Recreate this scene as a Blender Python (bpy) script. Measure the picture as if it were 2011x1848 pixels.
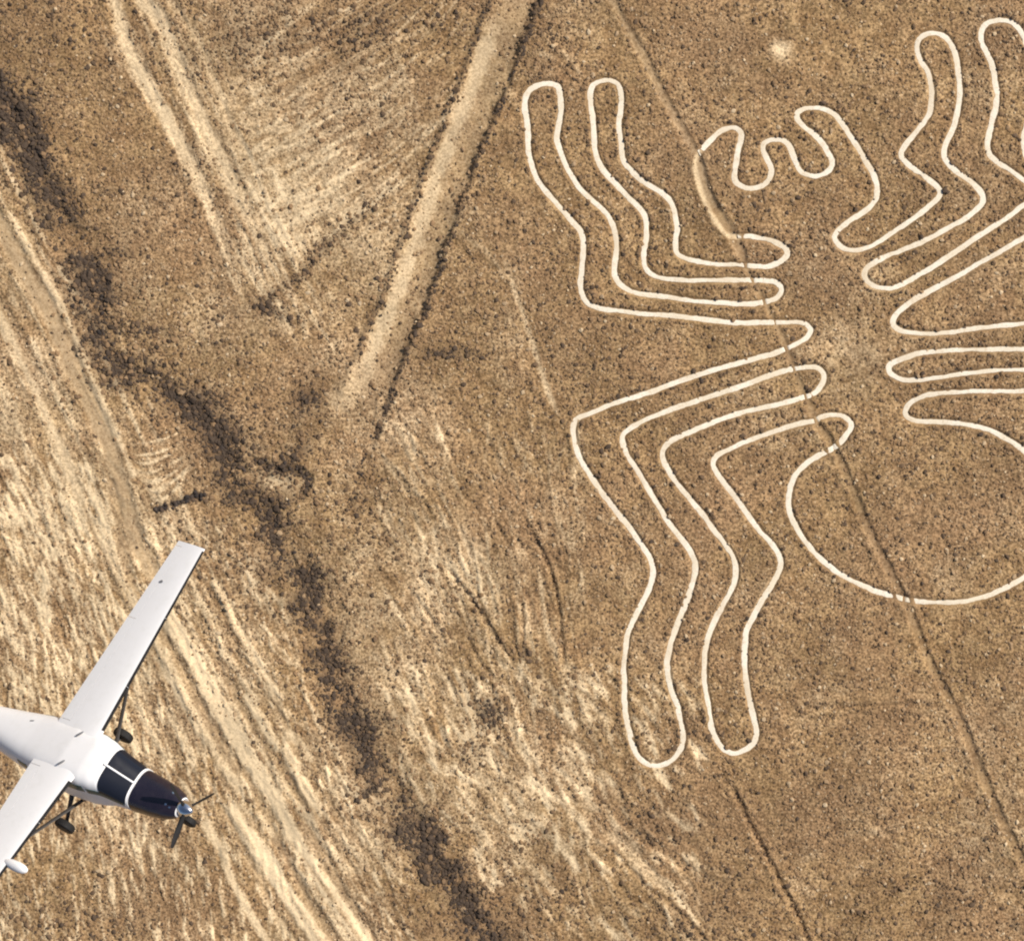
import bpy, bmesh, math, random
import numpy as np
from mathutils import Vector, Matrix, Euler

# ------------------------------------------------------------------ camera, light, exposure
for o in list(bpy.data.objects):
    bpy.data.objects.remove(o, do_unlink=True)
scene = bpy.context.scene
COL = scene.collection
PXM = 40.0                       # photograph pixels per metre of ground
CAM_H = 160.0
cam_d = bpy.data.cameras.new('camera')
cam = bpy.data.objects.new('camera', cam_d)
COL.objects.link(cam)
cam.location = (0, 0, CAM_H)
cam.rotation_euler = (0, 0, 0)
cam_d.sensor_fit = 'HORIZONTAL'
cam_d.sensor_width = 36.0
cam_d.lens = 36.0 * PXM * CAM_H / 2490.0
cam_d.clip_start = 0.5
cam_d.clip_end = 12000
scene.camera = cam

SUN_AZ = math.radians(28)        # direction towards the sun, from +X towards +Y
SUN_EL = math.radians(45)
world = bpy.data.worlds.new('World')
scene.world = world
world.use_nodes = True
wn = world.node_tree
bg = wn.nodes['Background']
sky = wn.nodes.new('ShaderNodeTexSky')
sky.sky_type = 'NISHITA'
sky.sun_disc = False
sky.sun_elevation = SUN_EL
sky.sun_rotation = math.pi / 2 - SUN_AZ
sky.altitude = 500
sky.dust_density = 2.0
wn.links.new(sky.outputs[0], bg.inputs[0])
bg.inputs[1].default_value = 0.07
sun_d = bpy.data.lights.new('sun', 'SUN')
sun_d.energy = 4.6
sun_d.angle = math.radians(0.53)
sun_d.color = (1.0, 0.94, 0.85)
sun = bpy.data.objects.new('sun', sun_d)
COL.objects.link(sun)
sdir = Vector((math.cos(SUN_EL) * math.cos(SUN_AZ), math.cos(SUN_EL) * math.sin(SUN_AZ), math.sin(SUN_EL)))
sun.rotation_euler = (-sdir).to_track_quat('-Z', 'Y').to_euler()
sun.location = sdir * 200
scene.view_settings.view_transform = 'Standard'
scene.view_settings.look = 'None'
scene.view_settings.exposure = 0.2
scene.view_settings.gamma = 1.0
scene.view_settings.use_curve_mapping = False
scene.cycles.max_bounces = 4
scene.cycles.filter_width = 2.1
scene.cycles.diffuse_bounces = 2
scene.cycles.glossy_bounces = 3

rng = np.random.default_rng(7)
random.seed(7)

# ------------------------------------------------------------------ helpers
def tag(o, label=None, cat=None, group=None, kind=None):
    if label: o['label'] = label
    if cat: o['category'] = cat
    if group: o['group'] = group
    if kind: o['kind'] = kind
    return o

def mat_new(name, color=(.5, .5, .5), rough=.6, metal=0.0, spec=.5):
    m = bpy.data.materials.new(name)
    m.use_nodes = True
    b = m.node_tree.nodes['Principled BSDF']
    b.inputs['Base Color'].default_value = (*color, 1)
    b.inputs['Roughness'].default_value = rough
    b.inputs['Metallic'].default_value = metal
    b.inputs['Specular IOR Level'].default_value = spec
    return m

class NT:
    """tiny node-tree writer"""
    def __init__(s, tree): s.t = tree; s.n = tree.nodes; s.l = tree.links
    def node(s, kind, **kw):
        nd = s.n.new(kind)
        for k, v in kw.items():
            setattr(nd, k, v)
        return nd
    def setin(s, nd, key, v):
        sock = nd.inputs[key]
        if hasattr(v, 'is_output') or isinstance(v, bpy.types.NodeSocket): s.l.new(v, sock)
        else: sock.default_value = v
    def math(s, op, a, b=None, clamp=False):
        nd = s.node('ShaderNodeMath', operation=op, use_clamp=clamp)
        s.setin(nd, 0, a)
        if b is not None: s.setin(nd, 1, b)
        return nd.outputs[0]
    def mix(s, fac, a, b, blend='MIX'):
        nd = s.node('ShaderNodeMix', data_type='RGBA', blend_type=blend)
        s.setin(nd, 0, fac)
        s.setin(nd, 6, a if not isinstance(a, tuple) else (*a, 1))
        s.setin(nd, 7, b if not isinstance(b, tuple) else (*b, 1))
        return nd.outputs[2]
    def noise(s, scale, detail=3, rough=.55, vec=None, w=None):
        nd = s.node('ShaderNodeTexNoise')
        nd.inputs['Scale'].default_value = scale
        nd.inputs['Detail'].default_value = detail
        nd.inputs['Roughness'].default_value = rough
        if vec is not None: s.l.new(vec, nd.inputs['Vector'])
        return nd.outputs['Fac']
    def ramp(s, v, lo, hi, a=0.0, b=1.0):
        nd = s.node('ShaderNodeMapRange', clamp=True, interpolation_type='SMOOTHSTEP')
        s.setin(nd, 0, v); s.setin(nd, 1, lo); s.setin(nd, 2, hi); s.setin(nd, 3, a); s.setin(nd, 4, b)
        return nd.outputs[0]
    def attr(s, name, kind='GEOMETRY'):
        nd = s.node('ShaderNodeAttribute', attribute_name=name, attribute_type=kind)
        return nd.outputs['Fac']

def catmull(pts, step=6.0, closed=False):
    """smooth curve through pixel points, resampled about every step px"""
    P = np.array(pts, float)
    Q = np.vstack([2 * P[0] - P[1], P, 2 * P[-1] - P[-2]])
    out = []
    for i in range(len(P) - 1):
        p0, p1, p2, p3 = Q[i:i + 4]
        n = max(2, int(np.hypot(*(p2 - p1)) / step))
        t = np.linspace(0, 1, n, endpoint=False)[:, None]
        out.append(.5 * (2 * p1 + (p2 - p0) * t + (2 * p0 - 5 * p1 + 4 * p2 - p3) * t ** 2 + (3 * p1 - p0 - 3 * p2 + p3) * t ** 3))
    out.append(P[-1:])
    return np.vstack(out)

def D(pts):                      # points read off the 2011 px wide preview -> photograph pixels
    return [(x * 1.2382, y * 1.2382) for x, y in pts]

_tab = np.random.default_rng(11).random((16, 256, 256))
def vnoise(x, y, seed=0):
    xi = np.floor(x).astype(np.int64); yi = np.floor(y).astype(np.int64)
    fx = x - xi; fy = y - yi
    fx = fx * fx * (3 - 2 * fx); fy = fy * fy * (3 - 2 * fy)
    T = _tab[seed % 16]
    a = T[xi & 255, yi & 255]; b = T[(xi + 1) & 255, yi & 255]
    c = T[xi & 255, (yi + 1) & 255]; d = T[(xi + 1) & 255, (yi + 1) & 255]
    return (a * (1 - fx) + b * fx) * (1 - fy) + (c * (1 - fx) + d * fx) * fy
def fbm(x, y, scale, octs=4, gain=.5, seed=0):
    s = 0; amp = 1; tot = 0
    for o in range(octs):
        s = s + amp * (vnoise(x / scale + 13.7 * o + 3.1 * seed, y / scale - 7.3 * o + 5.7 * seed, seed + o) - .5)
        tot += amp; amp *= gain; scale *= .5
    return s / tot * 2           # about -1..1
def sstep(a, b, x):
    t = np.clip((x - a) / (b - a), 0, 1)
    return t * t * (3 - 2 * t)

# ------------------------------------------------------------------ the spider's outline, photograph pixels
SPIDER = {}
SPIDER['pedipalp_outline'] = [[
 (2037,562),(2062,542),(2090,522),(2114,505),(2129,485),(2133,465),(2131,442),(2120,417),(2105,392),(2088,362),(2068,332),(2051,305),(2031,280),(2008,267),
 (1986,262),(1959,265),(1940,275),(1939,290),(1954,307),(1976,324),(1996,344),(2013,369),(2023,392),(2021,409),(2006,422),(1983,429),(1961,425),
 (1945,414),(1934,392),(1924,364),(1913,347),(1896,340),(1874,341),(1858,349),(1855,364),(1864,384),(1874,404),(1875,424),(1866,441),(1847,455),
 (1819,459),(1799,451),(1787,439),(1787,414),(1791,392),(1796,364),(1802,339),(1802,322),(1789,312),(1772,311),(1752,319),(1732,337),(1715,354),(1700,374)]]
SPIDER['leg_outline'] = [
 # front left legs
 [(1794,575),(1822,575),(1852,580),(1881,588),(1906,601),(1915,613),(1910,626),(1894,638),(1869,647),(1837,647),(1789,644),(1752,643),(1715,639),(1677,632),
 (1652,621),(1644,608),(1643,583),(1647,556),(1643,533),(1639,508),(1628,486),(1608,467),(1586,454),(1559,438),(1536,416),(1518,396),(1513,372),(1511,347),
 (1506,319),(1506,294),(1510,265),(1510,235),(1506,212),(1496,201),(1476,195),(1454,200),(1439,212),(1435,235),(1438,265),(1442,294),(1444,329),(1447,364),
 (1454,389),(1469,416),(1489,439),(1509,461),(1531,484),(1551,501),(1566,521),(1572,546),(1572,578),(1567,608),(1565,628),(1570,651),(1586,668),(1612,677),
 (1654,681),(1706,683),(1758,682),(1810,681),(1856,682)],
 [(1856,682),(1883,686),(1899,699),(1896,717),(1880,729),(1852,736),(1810,739),(1758,737),(1706,734),(1654,727),(1601,720),(1549,713),(1518,701),(1500,682),
 (1493,658),(1497,626),(1499,591),(1493,556),(1481,528),(1464,508),(1444,491),(1424,474),(1407,456),(1392,431),(1379,409),(1367,382),(1358,354),(1354,332),
 (1358,307),(1363,272),(1363,245),(1359,217),(1350,207),(1327,204),(1305,209),(1287,221),(1277,242),(1277,272),(1281,299),(1284,334),(1286,372),(1294,404),
 (1305,434),(1322,459),(1345,486),(1369,513),(1394,541),(1412,563),(1418,588),(1418,612),(1415,654),(1411,689),(1417,720),(1432,740),(1469,752),(1514,758),
 (1566,764),(1619,766),(1671,771),(1723,778),(1775,784),(1828,785),(1880,784),(1932,783),(1960,788)],
 # hind left legs
 [(1960,788),(1971,802),(1964,820),(1939,835),(1904,851),(1863,865),(1810,879),(1758,893),(1706,909),(1654,926),(1601,947),(1549,964),(1497,980),(1445,1001),
 (1408,1015),(1395,1036),(1395,1065),(1408,1108),(1434,1153),(1465,1198),(1497,1240),(1528,1278),(1556,1320),(1580,1355),(1588,1385),(1586,1408),(1575,1440),
 (1559,1470),(1542,1504),(1527,1540),(1521,1579),(1516,1624),(1518,1663),(1519,1698),(1522,1737),(1531,1779),(1540,1815),(1554,1842),(1574,1857),(1595,1861),
 (1622,1855),(1646,1836),(1660,1809),(1661,1779),(1655,1749),(1646,1713),(1633,1681),(1625,1648),(1622,1615),(1627,1585),(1634,1555),(1646,1522),(1661,1483),
 (1676,1442),(1686,1406),(1690,1373),(1683,1350),(1661,1316),(1629,1275),(1601,1229),(1577,1191),(1553,1149),(1528,1111),(1516,1083),(1514,1062),(1528,1045),
 (1563,1025),(1608,1005),(1654,989),(1706,971),(1758,954),(1810,937),(1863,916),(1915,900),(1960,893)],
 [(1960,893),(1988,894),(2004,912),(1998,937),(1974,959),(1946,968),(1897,982),(1845,994),(1793,1006),(1741,1024),(1688,1046),(1647,1064),(1619,1083),(1610,1104),
 (1617,1128),(1640,1167),(1671,1205),(1706,1247),(1737,1289),(1762,1323),(1782,1355),(1789,1386),(1785,1418),(1765,1458),(1741,1505),(1724,1543),(1716,1576),
 (1713,1615),(1713,1654),(1719,1692),(1724,1728),(1730,1767),(1742,1797),(1760,1821),(1784,1830),(1807,1825),(1831,1809),(1840,1782),(1834,1749),(1825,1710),
 (1816,1672),(1812,1633),(1810,1594),(1812,1558),(1816,1531),(1831,1501),(1852,1462),(1876,1424),(1895,1388),(1898,1362),(1883,1330),(1849,1292),(1817,1250),
 (1789,1212),(1762,1177),(1741,1146),(1734,1125),(1744,1107),(1775,1092),(1817,1073),(1863,1055),(1910,1040),(1950,1028),(1982,1022)],
 # front right legs
 [(2540,470),(2485,502),(2463,520),(2426,545),(2388,569),(2351,594),(2314,619),(2276,644),(2239,666),(2207,686),(2177,699),(2149,700),(2124,694),(2107,681),(2102,667),
 (2109,652),(2129,637),(2159,622),(2197,607),(2234,592),(2271,573),(2309,552),(2338,537),(2366,517),(2386,497),(2390,482),(2383,465),(2366,447),(2333,423),
 (2309,403),(2297,383),(2297,361),(2306,339),(2316,316),(2325,289),(2331,261),(2335,231),(2333,199),(2330,169),(2325,139),(2316,114),(2304,95),(2286,83),
 (2264,81),(2244,88),(2231,105),(2231,127),(2241,152),(2256,174),(2263,199),(2266,224),(2265,249),(2261,274),(2249,296),(2229,321),(2207,348),(2192,371),
 (2194,386),(2209,401),(2231,418),(2256,436),(2276,452),(2286,467),(2281,482),(2261,500),(2234,522),(2202,545),(2169,567),(2139,587),(2109,602),(2080,609),
 (2055,606),(2037,592),(2029,577),(2037,562)],
 [(2540,470),(2560,450),(2545,425),(2520,410),(2498,385),(2489,352),(2492,320),(2502,280),(2510,230),(2512,180),(2504,130),(2490,94),(2475,67),(2453,52),(2423,51),(2398,60),(2386,80),(2388,105),(2401,132),(2413,164),
 (2419,194),(2423,224),(2421,261),(2413,294),(2406,326),(2401,353),(2406,376),(2426,396),(2458,416),(2488,438),(2540,470)][19:],
 [(2660,470),(2600,520),(2488,579),(2450,602),(2413,624),(2363,652),(2314,679),(2264,706),(2226,726),(2202,744),(2182,761),(2172,779),(2174,793),(2194,805),(2226,811),(2264,812),
 (2314,808),(2351,801),(2388,796),(2438,792),(2488,788),(2570,782),(2680,790)],
 # hind right legs
 [(2680,845),(2600,847),(2489,849),(2415,850),(2349,851),(2290,854),(2240,858),(2201,870),(2169,884),(2162,897),(2173,913),(2201,924),(2240,924),(2290,917),(2349,909),(2415,902),(2489,899),
 (2580,896),(2680,905)],
]
SPIDER['leg_outline'][5] = [(2540,470),(2488,438),(2458,416),(2426,396),(2406,376),(2401,353),(2406,326),(2413,294),(2421,261),(2423,224),(2419,194),(2413,164),
 (2401,132),(2388,105),(2386,80),(2398,60),(2423,51),(2453,52),(2475,67),(2490,94),(2504,130),(2512,180),(2510,230),(2502,280),(2492,320),(2489,352),(2498,385),(2530,412),(2580,430),(2660,470)]
SPIDER['abdomen_outline'] = [[
 (1982,1022),(2006,1012),(2041,1010),(2064,1022),(2070,1038),(2056,1061),(2033,1086),(1998,1104),(1963,1127),(1936,1154),(1922,1189),(1918,1228),(1928,1263),(1951,1306),
 (1986,1349),(2029,1386),(2080,1415),(2130,1437),(2181,1452),(2228,1461),(2286,1465),(2345,1462),(2395,1450),(2442,1431),(2489,1404),(2540,1355),(2570,1290),
 (2572,1220),(2548,1155),(2489,1096),(2450,1069),(2407,1047),(2360,1034),(2310,1027),(2259,1025),(2224,1022),(2204,1011),(2203,995),(2216,979),(2247,964),(2290,956),
 (2349,953),(2415,951),(2489,951),(2580,950),(2680,960)]]

FOOTPATH = [(1440,-200),(1470,-60),(1505,30),(1560,130),(1610,230),(1660,320),(1698,390),(1712,450),(1738,510),(1778,570),(1802,620),(1820,665),(1840,700),(1862,740),(1887,790),(1912,850),(1924,880),
 (1940,925),(1957,960),(1972,1000),(1992,1040),(2020,1080),(2047,1130),(2077,1200),(2112,1290),(2152,1370),(2195,1450),(2227,1530),(2266,1620),(2302,1690),(2342,1770),(2382,1870),(2422,1960),
 (2462,2050),(2492,2110),(2545,2220),(2600,2340),(2660,2470)]
TRACK = D([(1060,-150),(1030,-50),(1000,30),(955,150),(915,255),(880,345),(842,455),(808,555),(775,640),(740,720),(712,790),(690,860)])
GULLY = D([(-160,-60),(-60,90),(0,190),(40,270),(90,370),(130,450),(178,540),(190,600),(172,640),(230,712),(300,750),(350,790),(415,838),(436,900),(452,955),(510,1010),(556,1090),(600,1150),(636,1245),
 (650,1330),(690,1420),(730,1500),(790,1580),(840,1680),(900,1760),(960,1848),(1060,1960),(1130,2040)])
ROAD = D([(-160,150),(-60,330),(40,520),(100,620),(140,720),(180,800),(215,880),(235,950),(260,1040),(300,1130),(345,1230),(400,1330),(450,1420),(500,1500),(560,1590),(640,1700),(730,1830),(800,1940),(860,2040)])

# ------------------------------------------------------------------ ground as a height field (photograph pixels -> metres)
CELL = 3.0
gx = np.arange(-200, 2692, CELL); gy = np.arange(-180, 2472, CELL)
GX, GY = np.meshgrid(gx, gy)             # rows = y
NY, NX = GX.shape
nz = dict(
    a=fbm(GX, GY, 420, 4, .5, 1), b=fbm(GX, GY, 90, 4, .55, 2), c=fbm(GX, GY, 26, 3, .6, 3),
    d=fbm(GX, GY, 11, 2, .6, 4), e=fbm(GX, GY, 200, 3, .5, 5), edge=fbm(GX, GY, 34, 3, .6, 6), patch=fbm(GX, GY, 150, 5, .6, 8))
HT = .22 * nz['a'] + .07 * nz['b']
PALE = np.zeros_like(GX); DARK = np.zeros_like(GX); SMOOTH = np.zeros_like(GX); ZONE = np.zeros(GX.shape, np.int8)

def splat(x, y, rx, ry, ang, amp, arr):
    c, s = math.cos(ang), math.sin(ang)
    u = ((GX - x) * c + (GY - y) * s) / rx; v = (-(GX - x) * s + (GY - y) * c) / ry
    arr += amp * np.exp(-(u * u + v * v))

# how sandy each stretch of the plain is
for x, y, rx, ry, a, v in [
    (80,1400,360,520,-.25,.17),(330,1950,520,420,.9,.05),(-60,900,260,420,0,.20),(640,1900,200,420,-.45,.12),(300,1230,220,160,0,.14),
    (780,420,330,330,.6,.24),(620,320,150,420,-.42,.20),(1000,1250,200,260,-.3,.16),(900,1600,160,420,-.4,.22),(1080,2050,300,260,.6,.16),
    (1200,1450,200,320,-.2,.16),(560,720,140,160,0,.15),(1400,1950,220,160,.5,.14),(2440,1780,140,240,0,.14),(1010,1000,150,120,0,.16),
    (1900,122,30,24,.6,.75),(2085,850,95,80,0,.34),(2120,700,60,120,0,.12),(1050,640,140,120,0,.10)]:
    splat(x, y, rx, ry, a, v, PALE)
PALE += .24 * nz['patch'] + .16 * nz['b'] + .18 * nz['c']
for x, y, rx, ry, a, v in [
    (746,970,46,42,0,.6),(1190,1735,42,44,0,.62),(310,795,95,24,.1,.45),(1090,857,95,17,.03,.55),(300,615,46,16,.1,.40),(520,120,420,90,.1,.12),
    (1000,60,300,70,-.2,.14),(760,60,260,90,0,.16),(620,1390,110,70,.4,.20),(700,1150,60,120,.5,.25),(1640,2030,260,36,.55,.22),(1700,2250,220,70,.2,.20),  # broad splats along the top also paint in the lens falloff
    (2300,2180,110,40,-.5,.25),(1320,2170,60,40,0,.2),(150,2250,300,80,0,.22),(1100,2230,200,60,0,.2),(60,60,160,120,0,.15),(880,1215,60,90,.4,.25),(1690,950,300,90,0,.06),
    (1275,1590,18,22,0,.5),(700,1110,70,30,-.6,.35),(640,745,40,20,.2,.3),(1290,90,90,60,0,.18)]:
    splat(x, y, rx, ry, a, v, DARK)

CL = np.zeros_like(GX)
for x, y, rx, ry, a, v in [(330,480,330,420,-.4,1.0),(700,1150,260,180,.6,.7),(900,1400,200,400,-.4,.6),(1000,1900,300,400,-.5,.8),(1150,2200,400,200,0,.7),(60,80,260,200,0,.8),(1500,1950,300,200,.4,.35),(2300,2150,300,250,0,.4),(900,60,350,120,0,.6),(1750,350,500,400,0,.25),(1300,400,250,500,0,.2)]:
    splat(x, y, rx, ry, a, v, CL)
DARK += np.clip(CL, 0, 1) * .75 * np.clip(.7 * nz['b'] + .65 * nz['c'] - .10, 0, 1)

def dist_field(pts, R):
    """distance to a polyline inside its bounding box; returns slices, distance, arclength fraction"""
    P = np.asarray(pts, float)
    x0 = max(0, int((P[:, 0].min() - R - gx[0]) / CELL)); x1 = min(NX, int((P[:, 0].max() + R - gx[0]) / CELL) + 2)
    y0 = max(0, int((P[:, 1].min() - R - gy[0]) / CELL)); y1 = min(NY, int((P[:, 1].max() + R - gy[0]) / CELL) + 2)
    if x1 <= x0 or y1 <= y0: return None
    dm = np.full((y1 - y0, x1 - x0), 1e6); tm = np.zeros_like(dm)
    n = len(P) - 1
    for i in range(n):
        a, b = P[i], P[i + 1]
        i0 = max(x0, int((min(a[0], b[0]) - R - gx[0]) / CELL)); i1 = min(x1, int((max(a[0], b[0]) + R - gx[0]) / CELL) + 2)
        j0 = max(y0, int((min(a[1], b[1]) - R - gy[0]) / CELL)); j1 = min(y1, int((max(a[1], b[1]) + R - gy[0]) / CELL) + 2)
        if i1 <= i0 or j1 <= j0: continue
        X = gx[i0:i1][None, :]; Y = gy[j0:j1][:, None]
        d = b - a; L2 = d @ d + 1e-9
        t = np.clip(((X - a[0]) * d[0] + (Y - a[1]) * d[1]) / L2, 0, 1)
        dd = np.hypot(X - a[0] - t * d[0], Y - a[1] - t * d[1])
        sub = dm[j0 - y0:j1 - y0, i0 - x0:i1 - x0]; st = tm[j0 - y0:j1 - y0, i0 - x0:i1 - x0]
        m = dd < sub
        sub[m] = dd[m]; st[m] = ((i + t) / n)[m] if t.shape == dd.shape else np.broadcast_to((i + t) / n, dd.shape)[m]
    return (slice(y0, y1), slice(x0, x1)), dm, tm

def carve(pts, w, depth, berm=0.0, bw=8.0, soft=6.0, pale=None, dark_edge=0.0, smooth=None, en=4.0, fade=.0, zone=0, dark=0.0, mod=0, brk=0):
    r = dist_field(pts, w / 2 + 3 * bw + soft + en + 4)
    if r is None: return
    sl, d, t = r
    d = d + en * nz['edge'][sl] + .6 * en * nz['c'][sl]
    k = np.ones_like(d)
    if fade > 0: k = sstep(0, fade, t) * sstep(0, fade, 1 - t)
    if brk: k = k * sstep(-.42, .12, nz['b'][sl] + .5 * nz['e'][sl])
    if fade < 0: k = k * sstep(0, -fade, 1 - t)
    ins = (1 - sstep(w / 2 - soft, w / 2 + soft, d)) * k
    HT[sl] -= depth * ins
    bm = np.exp(-((d - (w / 2 + bw)) / bw) ** 2) * k
    HT[sl] += berm * bm * (1 + .5 * nz['c'][sl])
    if pale is not None:
        PALE[sl] = PALE[sl] * (1 - ins) + pale * ins
        DARK[sl] *= (1 - .8 * ins)
    dm_ = np.clip(.75 + 1.5 * nz['b'][sl] + .9 * nz['c'][sl], 0, 1.6) if mod else 1
    DARK[sl] += dark_edge * bm + dark * ins * dm_
    if smooth is not None:
        SMOOTH[sl] = np.maximum(SMOOTH[sl], smooth * ins)
    if zone:
        ZONE[sl][ins > .5] = zone

# --- furrows and brushed streaks: short ridges following the lie of the ground
def streaks(n, box, dirf, ln, wd, dh, pl, seed, member=None, bend=.15):
    r = np.random.default_rng(seed)
    made = 0
    while made < n:
        x = r.uniform(box[0], box[2]); y = r.uniform(box[1], box[3])
        if member is not None and r.random() > member(x, y):
            made += .2; continue
        made += 1
        ang = dirf(x, y) + r.normal(0, bend)
        L = r.uniform(*ln); w = r.uniform(*wd)
        h = r.uniform(*dh); p = r.uniform(*pl)
        bd = r.normal(0, bend)
        pts = []; cx, cy = x, y
        for k in range(5):
            pts.append((cx, cy)); cx += L / 4 * math.cos(ang); cy += L / 4 * math.sin(ang); ang += bd * .5
        q = dist_field(pts, w * 1.6 + 3)
        if q is None: continue
        sl, d, t = q
        f = np.exp(-(d / (w * .6)) ** 2) * (sstep(0, .2, t) * sstep(0, .2, 1 - t) * .8 + .2)
        HT[sl] += h * f; PALE[sl] += p * f
gul_x = lambda y: np.interp(y, [p[1] for p in GULLY], [p[0] for p in GULLY])
road_x = lambda y: np.interp(y, [p[1] for p in ROAD], [p[0] for p in ROAD])
left_mem = lambda x, y: (1.0 if x < road_x(y) - 10 else 0.0) * (1.0 if y < 1900 else .62)
mid_mem = lambda x, y: float(np.clip((gul_x(y) - 45 - x) / 60, 0, 1)) if x > road_x(y) else 0.0
right_mem = lambda x, y: float(np.clip((x - gul_x(y) - 60) / 80, 0, 1))
dl = lambda x, y: math.atan2(1, .15 + .55 * max(0, min(1, (2000 - y) / 900)) * (.4 + x / 900))
streaks(2800, (-190, 1080, 760, 2460), dl, (24, 80), (4.2, 7.5), (.005, .035), (.16, .52), 21, left_mem, .12)
streaks(700, (-190, 1080, 760, 2460), dl, (40, 150), (6, 10), (-.035, -.01), (-.28, -.06), 22, left_mem, .10)
streaks(500, (-190, 1150, 700, 2460), lambda x, y: dl(x, y) - .75, (40, 150), (4, 7), (-.02, .03), (-.2, .3), 33, left_mem, .10)
streaks(240, (-190, 560, 400, 1250), lambda x, y: math.atan2(1, .5), (30, 120), (8, 16), (-.02, .04), (-.06, .14), 23, left_mem, .12)
streaks(900, (250, 1250, 1000, 2460), lambda x, y: math.atan2(1, .52), (22, 90), (4.2, 7.5), (.005, .04), (.10, .38), 24, mid_mem, .2)
streaks(360, (250, 1250, 1000, 2460), lambda x, y: math.atan2(1, .52), (22, 90), (6, 11), (-.04, -.01), (-.28, -.05), 25, mid_mem, .22)
streaks(480, (560, 60, 1090, 620), lambda x, y: math.atan2(-.62, .9), (40, 150), (6, 10), (-.015, .03), (-.14, .24), 26, None, .14)
streaks(520, (900, 980, 1420, 1760), lambda x, y: math.atan2(1, .55 - .0011 * (x - 950)), (40, 170), (6, 10), (-.04, .05), (-.2, .28), 27, right_mem, .10)
streaks(950, (800, 1600, 1700, 2460), lambda x, y: math.atan2(1, .62), (22, 100), (7, 14), (-.04, .05), (-.16, .46), 28, right_mem, .2)
streaks(260, (1900, 2000, 2640, 2460), lambda x, y: math.atan2(-.35, 1), (30, 120), (7, 14), (-.02, .03), (-.10, .12), 29, None, .2)
streaks(260, (560, 900, 1100, 1400), lambda x, y: math.atan2(1, .9), (20, 70), (7, 12), (-.03, .04), (-.10, .14), 30, right_mem, .5)

up_mem = lambda x, y: float(np.exp(-((x - (330 + .52 * y)) / 120) ** 2)) if y < 720 else 0.0
streaks(420, (180, -180, 800, 740), lambda x, y: math.atan2(1, .50), (50, 200), (5, 9), (-.03, .03), (-.18, .34), 31, up_mem, .05)
left_par = lambda x, y: float(np.exp(-((x - road_x(y) + 40) / 150) ** 2))
streaks(420, (-190, 200, 900, 2460), lambda x, y: math.atan2(1, .52), (90, 320), (5, 9), (-.03, .03), (-.24, .34), 32, left_par, .035)
streaks(260, (560, 40, 1080, 560), lambda x, y: math.atan2(-.55, .9) - .0012 * (x - 800), (80, 260), (4, 7), (-.03, .03), (-.16, .30), 34, None, .06)
streaks(200, (1500, 1900, 2600, 2460), lambda x, y: math.atan2(.5, 1), (60, 240), (6, 14), (-.03, .03), (-.16, .16), 35, None, .3)
# --- named furrows
for pts, w, dep, pl in [
    ([(1080,1370),(1089,1384),(1134,1441),(1170,1491),(1205,1551),(1235,1593),(1249,1617)], 11, .13, None),
    ([(1268,1460),(1269,1500),(1272,1545),(1274,1590)], 9, .10, None),
    ([(1285,1275),(1297,1304),(1336,1384),(1354,1453),(1361,1515),(1368,1587),(1376,1628)], 11, .12, None),
    ([(1199,1265),(1220,1300),(1238,1335)], 9, .08, None), ([(1005,1440),(1030,1480),(1052,1512),(1080,1560)], 10, .08, None),
    ([(1135,1560),(1175,1620),(1215,1665)], 9, .07, None), ([(1250,1205),(1265,1225)], 8, .07, None),
    ([(1700,1980),(1755,1880),(1770,1910)][1:], 12, .05, None),
    ([(1765,1885),(1790,1930),(1812,1985),(1842,2040),(1872,2098),(1915,2180),(1945,2240),(1970,2300),(2020,2420)], 13, .12, None),
    ([(1560,2150),(1620,2190),(1700,2270),(1760,2340)], 11, .06, None),
    ([(1480,2060),(1530,2110),(1570,2160)], 8, .05, None),
    ([(640,1640),(600,1560),(560,1470),(520,1400)], 8, .04, .5),
    ([(1990,2280),(2080,2220),(2200,2150),(2290,2090),(2330,2050)], 14, .06, None),
    ([(1900,1730),(2000,1720),(2100,1717),(2200,1712),(2290,1710)], 11, .06, None), ([(1830,2080),(1950,2050),(2060,2010),(2180,1990),(2300,1930)], 16, .05, None), ([(1980,2320),(2060,2250),(2150,2180),(2230,2130)], 22, .07, None), ([(1500,1990),(1600,2060),(1700,2130),(1790,2160)], 24, .05, None)]:
    carve(catmull(pts), w, dep, berm=.05, bw=7, soft=4, pale=pl, dark=.10, en=3, fade=.1)
for pts, w, pl, dep in [
    ([(1300,1350),(1315,1408),(1324,1492),(1345,1572),(1358,1610)], 14, .45, -.03),
    (D([(985,500),(1000,540),(1035,640),(1060,720),(1085,790),(1115,840)]), 13, .50, .02),
    (D([(900,455),(960,500),(1000,560)]), 12, .30, .0),
    (D([(860,60),(790,75),(690,120),(600,200)]), 16, .30, -.02), (D([(640,85),(600,110),(540,125)]), 18, .46, -.03), (D([(770,80),(800,170),(830,230)]), 9, .40, -.02),
    (D([(760,130),(700,190),(640,270),(570,370)]), 14, .34, -.03), (D([(830,150),(770,190),(690,290),(620,380)]), 12, .30, -.03),
    ([(1220,2050),(1290,2110),(1350,2170),(1370,2200)], 16, .42, -.02), ([(1460,2000),(1520,2060),(1590,2130),(1650,2180)], 22, .40, .03),
    (D([(1060,70),(1110,110),(1150,160)]), 12, .3, -.03), (D([(1050,95),(1090,120)]), 10, .35, -.03)]:
    carve(catmull(pts), w, dep, berm=0, soft=7, pale=pl, en=4, fade=.2)
carve(catmull(D([(490,610),(540,575),(590,540),(640,480),(730,400),(800,340)])), 28, .05, soft=13, dark=.42, en=10, fade=.12)
carve(catmull(D([(495,605),(560,625),(620,650),(650,680)])), 22, .04, soft=10, dark=.32, en=10, fade=.12, mod=1)
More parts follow.
